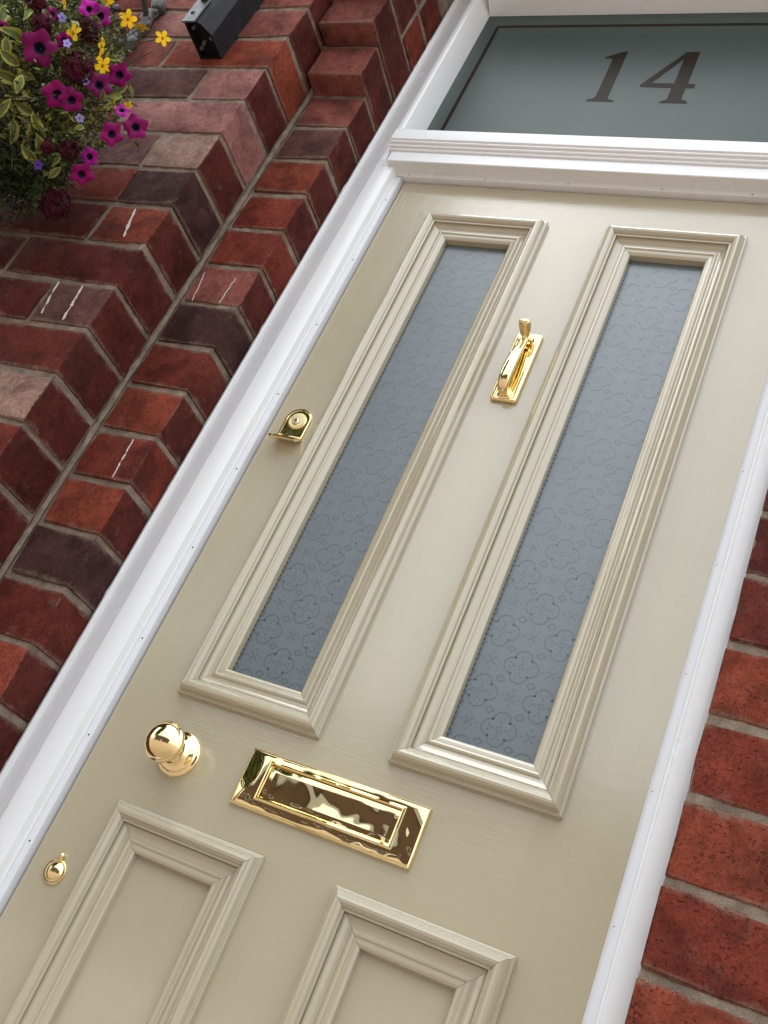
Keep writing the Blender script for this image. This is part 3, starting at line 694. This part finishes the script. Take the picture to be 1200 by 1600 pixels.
# ---- night latch pull
lx_, lz_ = .0512, -.6290
out = [(lx_ - .0255, -.6665), (lx_ + .0255, -.6665)] + [(lx_ + .0255 * math.cos(R(a)), lz_ + .004 + .0235 * math.sin(R(a))) for a in range(0, 181, 12)]
mb = MB(); m = len(out)
def sc(f): return [(lx_ + (p[0] - lx_) * f, -.635 + (p[1] + .635) * f) for p in out]
seq = [(out, 0), (out, -.0030), (sc(.97), -.0045), (sc(.88), -.0048), (sc(.85), -.0036)]
mb.add([(x, y, z) for rg, y in seq for x, z in rg], [(i * m + j, i * m + (j + 1) % m, (i + 1) * m + (j + 1) % m, (i + 1) * m + j) for i in range(len(seq) - 1) for j in range(m)] + [tuple(range(4 * m, 5 * m))])
LKo = tag(mb.build('latch_pull', M['brass'], D, sharp=40), 'brass night latch pull with a round lock cylinder and a projecting lip')
mb = MB(); mb.lathe([(.0168, .003), (.0168, .0050), (.0160, .0058), (.0150, .0058), (.0146, .0072), (.0002, .0074)], (lx_, 0, lz_), 40); CY = mb.build('lock_cylinder', M['brass_satin'], LKo)
mb = MB(); mb.lathe([(.0066, .0072), (.0066, .0079), (.0060, .0082), (.0002, .0083)], (lx_ - .0005, 0, lz_ - .0035), 28); mb.build('plug', M['brass_satin'], LKo)
kh = [(-.0008, -.0088), (.0008, -.0088), (.0004, -.0055), (.0016, -.0035), (.0004, -.0015), (.0010, .0012), (-.0008, .0012), (-.0014, -.0020), (-.0002, -.0042)]
mb = MB(); poly(mb, [(lx_ - .0005 + u * 1.9, lz_ + (v_ + .0037) * 1.1 - .0037) for u, v_ in kh], -.0086); mb.build('keyhole', M['dark'], LKo, smooth=False)
mb = MB(); ring(mb, lx_ - .0005, lz_ - .0035, .0071, .0010, 0, 360, -.00755, 28); mb.build('plug_gap', M['dark'], LKo, smooth=False)
mb = MB(); lip = [(-.0030, -.6610), (-.0052, -.6650), (-.0110, -.6715), (-.0175, -.6775), (-.0225, -.6800), (-.0250, -.6790), (-.0268, -.6805), (-.0262, -.6835), (-.0225, -.6845), (-.0165, -.6825), (-.0090, -.6755), (-.0030, -.6690)]
N = 12; vs_ = []
for i in range(N + 1):
    t = -1 + 2 * i / N; cur = .0035 * (1 - t * t)
    for y, z in lip: vs_.append((lx_ + t * (.0245 + .0015 * (y < -.02)), y - cur * (y < -.015) * 1.0, z + .0015 * t * t))
m = len(lip); mb.add(vs_, [(i * m + j, i * m + (j + 1) % m, (i + 1) * m + (j + 1) % m, (i + 1) * m + j) for i in range(N) for j in range(m)] + [tuple(range(m)), tuple(range(N * m, N * m + m))])
mb.build('pull_lip', M['brass'], LKo, sharp=50)

# ------------------------------------------------------------------ black metal bracket on the wall
BB = thing('wall_bracket', 'black metal box-section bracket fixed high on the brick wall beside the flowers', 'bracket', (-.42, YO, .076))
x0, x1 = -.4467, -.3917
hexa = [(x0, YO + .003), (x1, YO + .003), (x1, -.283), (x1 - .0150, -.3080), (x0 + .0250, -.3180), (x0, -.3130)]
mb = MB(); m = len(hexa); a_ = [(x, y, .074) for x, y in hexa]; b_ = [(x, y, .60) for x, y in hexa]; inn = [((x + .4192) * .86 - .4192, (y + .272) * .86 - .272) for x, y in hexa]
mb.add(a_ + b_ + [(x, y, .074) for x, y in inn] + [(x, y, .086) for x, y in inn], [(j, (j + 1) % m, m + (j + 1) % m, m + j) for j in range(m)] + [(j, (j + 1) % m, 2 * m + (j + 1) % m, 2 * m + j) for j in range(m)] + [(2 * m + j, 2 * m + (j + 1) % m, 3 * m + (j + 1) % m, 3 * m + j) for j in range(m)] + [tuple(range(3 * m, 4 * m)), tuple(range(m, 2 * m))])
mb.build('channel', M['blackbox'], BB, sharp=20)
k = NT('worn_grey_steel'); v = objvec(k, False)
M['steel'] = k.set(Base_Color=k.ramp(k.noise(40, 4, .6, v), [(.3, (.10, .115, .12)), (.7, (.20, .22, .23))]), Roughness=.5, Metallic=.4)
mb = MB(); mb.box(x0 + .001, x0 + .0330, -.3205, -.3165, .066, .145, .0008); mb.build('front_strap', M['steel'], BB)
mb = MB(); mb.lathe([(.0045, 0), (.0045, .0012), (.003, .002), (.0004, .0022)], (x0 + .014, -.3205, .095), 16); mb.build('bolt', M['blackbox'], BB)
mb = MB(); mb.lathe([(.011, 0), (.011, .014), (.009, .017), (.0005, .018)], (x0 + .022, -.3205, .140), 20); mb.build('thumb_screw', M['iron'], BB)
for (x, y) in ((-.434, -.297), (-.402, -.272), (-.425, -.262), (-.437, -.25)):
    mb = MB(); mb.tube([(x, y, .088), (x, y, .078)], .0042, 8); mb.build('rivet', M['iron_grey'], BB)

# ------------------------------------------------------------------ ornate iron basket bracket
IB = thing('basket_bracket', 'old grey scrolled iron bracket holding the flower basket on the wall', 'bracket', (-.655, YO, .04))
mb = MB(); pts = []; rad = []
for i in range(40):
    t = i / 39; z = .035 + .215 * t; pts.append((-.655 + .004 * math.sin(t * 22), YO - .008 - .004 * abs(math.sin(t * 14)), z)); rad.append(.010 + .005 * abs(math.sin(t * 14)) + .004 * (t > .9))
mb.tube(pts, rad, 8); mb.tube([(p[0] + .012 * math.sin(i * .8), p[1] - .006, p[2]) for i, p in enumerate(pts)], .0045, 6); mb.tube([(p[0] - .012 * math.sin(i * .8), p[1] - .006, p[2]) for i, p in enumerate(pts)], .0045, 6)
mb.build('wall_plate', M['iron_grey'], IB)
mb = MB(); pts = [(-.655, YO - .01 - .26 * t, .19 + .10 * math.sin(t * 1.5)) for t in [i / 20 for i in range(21)]]; mb.tube(pts, .007, 8)
mb.build('arm', M['iron'], IB)
def scroll(cx, cy, cz, r, turns, ph, sg=1):
    return [(cx, cy + sg * r * (1 - .75 * t) * math.cos(ph + t * turns * 6.283), cz + r * (1 - .75 * t) * math.sin(ph + t * turns * 6.283)) for t in [i / 40 for i in range(41)]]
mb = MB(); mb.tube(scroll(-.655, YO - .055, .085, .045, 1.6, 3.0), [.0085 - .003 * i / 40 for i in range(41)], 8); mb.tube(scroll(-.655, YO - .12, .135, .038, 1.5, 3.3, -1), [.0075 - .003 * i / 40 for i in range(41)], 8)
mb.tube([(-.655, YO - .012, .05), (-.652, YO - .04, .045), (-.655, YO - .09, .075), (-.655, YO - .15, .13), (-.655, YO - .2, .21)], .0065, 8)
mb.build('scroll', M['iron'], IB)

# ------------------------------------------------------------------ hanging basket
HB = thing('hanging_basket', 'hanging basket overflowing with magenta petunias, yellow daisies, burgundy clusters and variegated leaves', 'flower basket', (-.6, -.42, -.62))
HC = Vector((-.60, -.42, -.33))
mb = MB(); n_ = 28; rw = []
for i in range(9):
    a = i / 8 * math.pi / 2; rw.append((.15 * math.cos(a) ** .7 if a < 1.57 else .002, -.14 * math.sin(a)))
vs_ = [(HC.x + r_ * math.cos(6.2832 * j / n_), HC.y + .03 + r_ * math.sin(6.2832 * j / n_), HC.z + .02 + h_) for r_, h_ in rw for j in range(n_)]
mb.add(vs_, [(i * n_ + j, i * n_ + (j + 1) % n_, (i + 1) * n_ + (j + 1) % n_, (i + 1) * n_ + j) for i in range(8) for j in range(n_)])
mb.build('liner', M['coir'], HB)
for a in (30, 150, 270):
    p = Vector((HC.x + .15 * math.cos(R(a)), HC.y + .03 + .15 * math.sin(R(a)), HC.z + .02)); q = Vector((-.655, -.49, .26))
    MB().tube([p, p.lerp(q, .5), q], .0015, 5).build('chain', M['iron'], HB)
PET = [(-0.402,-0.528,-0.329,0.03),(-0.348,-0.486,-0.392,0.023),(-0.332,-0.47,-0.385,0.024),(-0.318,-0.458,-0.328,0.023),(-0.314,-0.442,-0.278,0.021),(-0.311,-0.357,-0.306,0.023),(-0.303,-0.392,-0.37,0.021),(-0.33,-0.373,-0.452,0.022),(-0.3,-0.408,-0.326,0.018),(-0.412,-0.5,-0.177,0.02),(-0.394,-0.488,-0.178,0.02),(-0.434,-0.532,-0.239,0.014),(-0.385,-0.516,-0.288,0.015),(-0.317,-0.391,-0.427,0.016),(-0.485,-0.556,-0.308,0.01)]
BUR = [(-0.346,-0.49,-0.325,0.029),(-0.375,-0.5,-0.238,0.023),(-0.373,-0.346,-0.5,0.028),(-0.428,-0.536,-0.279,0.019),(-0.327,-0.421,-0.449,0.018),(-0.345,-0.443,-0.47,0.013),(-0.469,-0.541,-0.227,0.018)]
YEL = [(-0.351,-0.395,-0.103,0.017),(-0.328,-0.469,-0.29,0.019),(-0.394,-0.414,-0.099,0.019),(-0.42,-0.428,-0.094,0.02),(-0.384,-0.511,-0.263,0.02),(-0.347,-0.481,-0.254,0.02),(-0.463,-0.457,-0.082,0.018),(-0.303,-0.424,-0.332,0.012),(-0.301,-0.403,-0.307,0.011),(-0.445,-0.523,-0.194,0.013)]
LIL = [(-0.417,-0.525,-0.239,0.012),(-0.32,-0.447,-0.4,0.011),(-0.357,-0.429,-0.498,0.012),(-0.378,-0.512,-0.292,0.01),(-0.329,-0.473,-0.34,0.009)]
BIGLEAF = [(-0.452,-0.548,-0.322,0.028),(-0.471,-0.547,-0.255,0.023),(-0.502,-0.558,-0.278,0.026),(-0.345,-0.405,-0.487,0.015),(-0.365,-0.449,-0.495,0.021),(-0.355,-0.453,-0.475,0.019),(-0.419,-0.529,-0.406,0.024),(-0.378,-0.495,-0.442,0.021),(-0.386,-0.482,-0.482,0.024),(-0.406,-0.507,-0.459,0.022),(-0.306,-0.428,-0.298,0.014),(-0.305,-0.412,-0.28,0.011),(-0.347,-0.307,-0.292,0.012),(-0.304,-0.428,-0.341,0.012),(-0.311,-0.446,-0.339,0.011),(-0.389,-0.494,-0.196,0.012),(-0.377,-0.496,-0.222,0.011),(-0.445,-0.537,-0.243,0.012),(-0.339,-0.421,-0.474,0.014),(-0.319,-0.437,-0.411,0.012),(-0.399,-0.518,-0.408,0.019),(-0.447,-0.546,-0.354,0.02),(-0.362,-0.478,-0.451,0.017),(-0.433,-0.539,-0.371,0.022),(-0.353,-0.479,-0.232,0.011),(-0.331,-0.464,-0.261,0.01)]

CAMP = Vector((.9728, -1.3111, -1.484))
def frame_to(nrm, spin):
    z = nrm.normalized(); x = z.orthogonal().normalized(); y = z.cross(x)
    x2 = x * math.cos(spin) + y * math.sin(spin); y2 = z.cross(x2)
    return Matrix((x2, y2, z)).transposed()
def petunia(seed, mats):
    rnd = random.Random(seed); mb = MB(); n = 40; rings_ = [(.0, -.35), (.12, -.22), (.22, -.06), (.34, .0), (.60, .05), (.85, .04), (1.0, -.02)]; vs_ = []
    ph = [rnd.uniform(-.2, .2) for _ in range(5)]
    for r_, h_ in rings_:
        for j in range(n):
            th = 2 * math.pi * j / n; l_ = .55 * abs(math.cos(2.5 * th)) + .45 * (1 - abs(math.sin(2.5 * th))); rr = r_ * (1 - .27 * (1 - l_) * min(1, r_ * 1.2) + .03 * math.sin(13 * th + seed * 2) * r_ ** 3) * (1 + .06 * math.sin(th + seed))
            hh = h_ + (.07 * math.cos(5 * th) + .05 * math.sin(3 * th + seed) + .03 * math.sin(11 * th + seed)) * r_ ** 2
            vs_.append((rr * math.cos(th), rr * math.sin(th), hh))
    for i in range(len(rings_) - 1):
        mb.add([], []); fs_ = [(i * n + j, i * n + (j + 1) % n, (i + 1) * n + (j + 1) % n, (i + 1) * n + j) for j in range(n)]
        if i == 0: mb.add(vs_, fs_, 1)
        else: mb.f += fs_; mb.mi += [1 if i < 3 else 0] * n
    mb.tube([(0, 0, -.2), (0, 0, -.9)], [.12, .06], 8, False, 2)
    me = bpy.data.meshes.new('petunia'); me.from_pydata(mb.v, [], mb.f)
    for m_ in mats: me.materials.append(m_)
    me.polygons.foreach_set('material_index', mb.mi); me.polygons.foreach_set('use_smooth', [True] * len(me.polygons)); return me
PM = [petunia(i, [M['magenta'], M['throat'], M['leaf']]) for i in range(4)]; PB = petunia(9, [M['magenta_l'], M['throat'], M['leaf']])
def put(name, me, p, r_, spin=None, tilt=.35, face=.75, label=None):
    p = Vector(p); tc = (CAMP - p).normalized(); outw = (p - HC).normalized()
    nrm = tc * face + outw * (1 - face) + Vector((random.uniform(-tilt, tilt), random.uniform(-tilt, tilt), random.uniform(-tilt, tilt)))
    o = place(name, me, p, HB); o.rotation_euler = frame_to(nrm, random.uniform(0, 6.28) if spin is None else spin).to_euler(); o.scale = (r_, r_, r_)
    if label: o['label'] = label
    return o
for i, (x, y, z, r_) in enumerate(PET):
    put('petunia_flower', PB if i in (8, 9, 10, 13) else PM[i % 4], (x, y, z), r_ * random.uniform(.9, 1.12), tilt=.65 if i in (8, 9, 10, 12, 13) else .28)
def daisy(n, mats, wid=.36, pl=1.0):
    mb = MB()
    for q in range(n):
        a = 2 * math.pi * q / n; ca, sa = math.cos(a), math.sin(a)
        pts = [(.12, -wid * .35, 0), (.12, wid * .35, 0), (.55, wid * .85, .10), (.9 * pl, wid * .6, .06), (1.0 * pl, 0, .0), (.9 * pl, -wid * .6, .06), (.55, -wid * .85, .10), (.55, 0, .05)]
        v3 = [(u * ca - w_ * sa, u * sa + w_ * ca, h_) for u, w_, h_ in pts]
        mb.add(v3, [(0, 1, 7), (1, 2, 7), (2, 3, 7), (3, 4, 7), (4, 5, 7), (5, 6, 7), (6, 0, 7)])
    mb.add([(.2 * math.cos(t), .2 * math.sin(t), .06) for t in [i * .785 for i in range(8)]] + [(0, 0, .16)], [(i, (i + 1) % 8, 8) for i in range(8)], 1)
    mb.tube([(0, 0, 0), (.05, 0, -.8), (.15, .05, -1.8)], .04, 5, False, 2)
    me = bpy.data.meshes.new('daisy'); me.from_pydata(mb.v, [], mb.f)
    for m_ in mats: me.materials.append(m_)
    me.polygons.foreach_set('material_index', mb.mi); me.polygons.foreach_set('use_smooth', [True] * len(me.polygons)); return me
YM = daisy(5, [M['yellow'], M['yellow_eye'], M['stem']]); LM = daisy(5, [M['lilac'], M['violet'], M['stem']], .45); VM = daisy(5, [M['violet'], M['throat'], M['stem']], .45)
for i, (x, y, z, r_) in enumerate(YEL): put('yellow_flower', YM, (x, y, z), r_ * .9, tilt=.5 if i in (0, 1) else 1.0, face=.6)
for i, (x, y, z, r_) in enumerate(LIL): put('lilac_flower', VM if i == 2 else LM, (x, y, z), r_ * .75, tilt=.5)
def cluster(seed):
    rnd = random.Random(seed); mb = MB()
    for q in range(120):
        d_ = Vector((rnd.gauss(0, 1), rnd.gauss(0, 1), rnd.gauss(0, 1))).normalized(); c0 = d_ * rnd.uniform(.55, .92); fr = frame_to(d_ + Vector((rnd.uniform(-.4, .4),) * 3), rnd.uniform(0, 6))
        s_r = rnd.uniform(.16, .27)
        for e in range(5):
            a = e * 1.2566; v3 = [c0, c0 + fr @ Vector((math.cos(a - .45) * s_r * .8, math.sin(a - .45) * s_r * .8, .04)), c0 + fr @ Vector((math.cos(a) * s_r, math.sin(a) * s_r, .0)), c0 + fr @ Vector((math.cos(a + .45) * s_r * .8, math.sin(a + .45) * s_r * .8, .04))]
            mb.add(v3, [(0, 1, 2, 3)])
    me = bpy.data.meshes.new('cluster'); me.from_pydata(mb.v, [], mb.f); me.materials.append(M['burgundy']); return me
CM = [cluster(i) for i in range(3)]
for i, (x, y, z, r_) in enumerate(BUR): put('burgundy_flower_cluster', CM[i % 3], (x, y, z), r_ * 1.1)
def leafmesh(seed, mats, wd=.55, curl=.25):
    rnd = random.Random(seed); mb = MB(); prof_ = [(0, .02), (.12, .28), (.3, .85), (.5, 1.0), (.7, .8), (.88, .4), (1.0, .03)]; vs_ = []
    for i, (u, w_) in enumerate(prof_):
        for s_ in (-1, -.55, 0, .55, 1):
            ww = w_ * wd * .5 * s_; vs_.append((u * 2 - 1, ww * 2, curl * (s_ * s_ * .6 * w_) - curl * 1.4 * (u - .3) ** 2 + .06 * math.sin(u * 12 + seed + s_ * 2)))
    for i in range(len(prof_) - 1):
        for j in range(4):
            o_v = i * 5 + j; edge = j in (0, 3) or i == len(prof_) - 2 or (i == 0)
            mb.f.append((o_v, o_v + 1, o_v + 6, o_v + 5)); mb.mi.append(1 if edge else 0)
    mb.v = vs_
    me = bpy.data.meshes.new('leaf'); me.from_pydata(mb.v, [], mb.f)
    for m_ in mats: me.materials.append(m_)
    me.polygons.foreach_set('material_index', mb.mi); me.polygons.foreach_set('use_smooth', [True] * len(me.polygons)); return me
LV = [leafmesh(i, [M['leaf'], M['leafrim']], random.uniform(.32, .62), random.uniform(.2, .8)) for i in range(5)]
LS = [leafmesh(i + 20, [M['leaflime'], M['leaflime']], .45, .4) for i in range(3)]
for (x, y, z, r_) in BIGLEAF: put('leaf', random.choice(LV), (x, y, z), r_ * 1.0, tilt=.6, face=.6)
# further leaves spread through the mass, each its own part; bias: variegated high on the left, lime in the middle
rnd = random.Random(5); cnt = 0
while cnt < 265:
    d_ = Vector((rnd.gauss(0, 1), rnd.gauss(0, 1), rnd.gauss(0, 1))).normalized()
    if d_.y > .35: continue
    rr = rnd.uniform(.62, .98) ; p = HC + Vector((d_.x * .285 * rr, d_.y * .16 * rr, d_.z * .30 * rr))
    if p.z < -.47 and rnd.random() < .93: continue
    if p.x > -.36 and rnd.random() < .6: continue
    if p.x > -.43 and p.z > -.20: continue
    var = rnd.random() < (.75 if p.x < -.40 else .3)
    put('leaf', rnd.choice(LV if var else LS), p, rnd.uniform(.012, .024) if var else rnd.uniform(.008, .015), tilt=.9, face=.35); cnt += 1
# fine trailing foliage: nobody could count it
def fine(name, mat, n_, test, s0, s1, seed, wd=.4):
    rnd = random.Random(seed); mb = MB(); c_ = 0
    while c_ < n_:
        d_ = Vector((rnd.gauss(0, 1), rnd.gauss(0, 1), rnd.gauss(0, 1))).normalized(); rr = rnd.random() ** .45
        p = HC + Vector((d_.x * .275 * rr, d_.y * .155 * rr, d_.z * (.29 if d_.z > 0 or seed != 3 else .345) * rr))
        if p.y > -.245 or (p.x > -.43 and p.z > -.20) or not test(p, rnd): continue
        cl = noise.noise(p * 14 + Vector((seed, 0, 0)))
        if cl < rnd.uniform(-.5, .25): continue
        a = Vector((rnd.gauss(0, 1), rnd.gauss(0, 1), rnd.gauss(0, 1) - .3)).normalized(); b = a.orthogonal().normalized(); b = Matrix.Rotation(rnd.uniform(0, 6.28), 3, a) @ b
        s_ = rnd.uniform(s0, s1); mb.add([p, p + a * s_ * .5 + b * s_ * wd * .5, p + a * s_, p + a * s_ * .5 - b * s_ * wd * .5], [(0, 1, 2, 3)]); c_ += 1
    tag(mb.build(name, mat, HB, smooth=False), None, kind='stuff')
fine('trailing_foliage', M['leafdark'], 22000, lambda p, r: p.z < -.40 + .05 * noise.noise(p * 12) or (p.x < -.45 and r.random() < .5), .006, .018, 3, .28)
fine('filler_foliage', M['leaf'], 9000, lambda p, r: p.x < -.36 and p.z > -.48, .008, .020, 4, .45)
fine('pale_filler_foliage', M['leaflime'], 8000, lambda p, r: p.z > -.46 and (p.x < -.34 or r.random() < .3), .007, .016, 6, .4)
mb = MB(); rnd = random.Random(11)
for (x, y, z, r_) in PET + YEL + BUR + LIL:
    p = Vector((x, y, z)); tc = (CAMP - p).normalized(); p = p - tc * .012; q = HC + Vector((rnd.uniform(.02, .14), rnd.uniform(-.06, .03), rnd.uniform(-.08, .12)))
    mid = p.lerp(q, .45) + Vector((rnd.uniform(-.02, .02), -.01, rnd.uniform(-.03, .02))); mb.tube([p, p.lerp(mid, .5) + Vector((0, 0, rnd.uniform(-.01, .012))), mid, q], [.0010, .0013, .0016, .002], 5, False)
for i in range(60):
    a = rnd.uniform(-1.2, 1.3); e0 = HC + Vector((math.cos(a) * .20, rnd.uniform(-.1, .05), math.sin(a) * .2)); e1 = e0 + Vector((math.cos(a + rnd.uniform(-.6, .6)) * .09, rnd.uniform(-.04, .03), math.sin(a + rnd.uniform(-.8, .8)) * .09))
    mb.tube([e0, e0.lerp(e1, .5) + Vector((0, rnd.uniform(-.01, .01), rnd.uniform(-.012, .012))), e1], .0009, 4, False)
tag(mb.build('stems', M['stem'], HB), None, kind='stuff')

# ------------------------------------------------------------------ house across the way (seen in the brass)
OH = thing('brick_house', 'brown brick house across the path, mirrored in the brass letter plate', 'house', (-4, -19, -2.15)); OH['kind'] = 'thing'
hx0, hx1, hy, hz = -17.0, 9.0, -19.0, 3.4
MB().box(hx0, hx1, hy - 7, hy, -2.149, hz).build('wall', M['farbrick'], OH, smooth=False)
mb = MB(); mb.add([(hx0 - .3, hy + .3, hz), (hx1 + .3, hy + .3, hz), (hx1 + .3, hy - 7.3, hz), (hx0 - .3, hy - 7.3, hz), (hx0 - .3, hy - 3.5, hz + 2.2), (hx1 + .3, hy - 3.5, hz + 2.2)], [(0, 1, 5, 4), (2, 3, 4, 5), (0, 4, 3), (1, 2, 5), (0, 3, 2, 1)]); mb.build('roof', M['slate'], OH, smooth=False)
for x in (-14, -10.5, -7, -3, .5, 4.5):
    f = MB().box(x, x + 1.3, hy - .02, hy + .05, -1.0, .4).build('window', M['white'], OH, smooth=False)
    MB().box(x + .08, x + 1.22, hy + .051, hy + .056, -.92, .32).build('pane', M['pane'], f, smooth=False)
MB().box(-5.0, -4.1, hy - .02, hy + .06, -2.1, -.05).build('door', M['white'], OH, smooth=False)

# unseen tree, added on the left to darken reflections in the glossy door and brass
GT = thing('unseen_reflected_tree', 'unseen leafy tree, added to darken the reflection along the left side of the glossy door', 'tree', (-5.9, -6.2, -2.15))
mb = MB(); mb.tube([(-5.9, -6.2, -2.15), (-5.85, -6.15, -.6), (-5.95, -6.2, 1.0), (-5.9, -6.25, 3.6)], [.20, .16, .13, .07], 10)
for a, h_ in ((.3, .4), (1.6, .8), (2.9, .5), (4.2, 1.0), (5.3, .7)):
    mb.tube([(-5.9, -6.2, h_), (-5.9 + .8 * math.cos(a), -6.2 + .8 * math.sin(a), h_ + 1.0), (-5.9 + 1.4 * math.cos(a), -6.2 + 1.4 * math.sin(a), h_ + 2.0)], [.09, .06, .03], 7)
mb.build('trunk', M['stem'], GT)
mb = MB(); rnd = random.Random(21); c_ = 0
while c_ < 24000:
    d_ = Vector((rnd.gauss(0, 1), rnd.gauss(0, 1), rnd.gauss(0, 1))).normalized() * rnd.random() ** .4
    p = Vector((-5.9 + d_.x * 2.0, -6.2 + d_.y * 2.0, 4.9 + d_.z * 5.0))
    if noise.noise(p * 1.6) < rnd.uniform(-.45, .1): continue
    a = Vector((rnd.gauss(0, 1), rnd.gauss(0, 1), rnd.gauss(0, 1))).normalized(); b = a.orthogonal().normalized(); s_ = rnd.uniform(.14, .26)
    mb.add([p, p + a * s_ * .5 + b * s_ * .35, p + a * s_, p + a * s_ * .5 - b * s_ * .35], [(0, 1, 2, 3)]); c_ += 1
tag(mb.build('crown', M['leaf'], GT, smooth=False), None, kind='stuff')
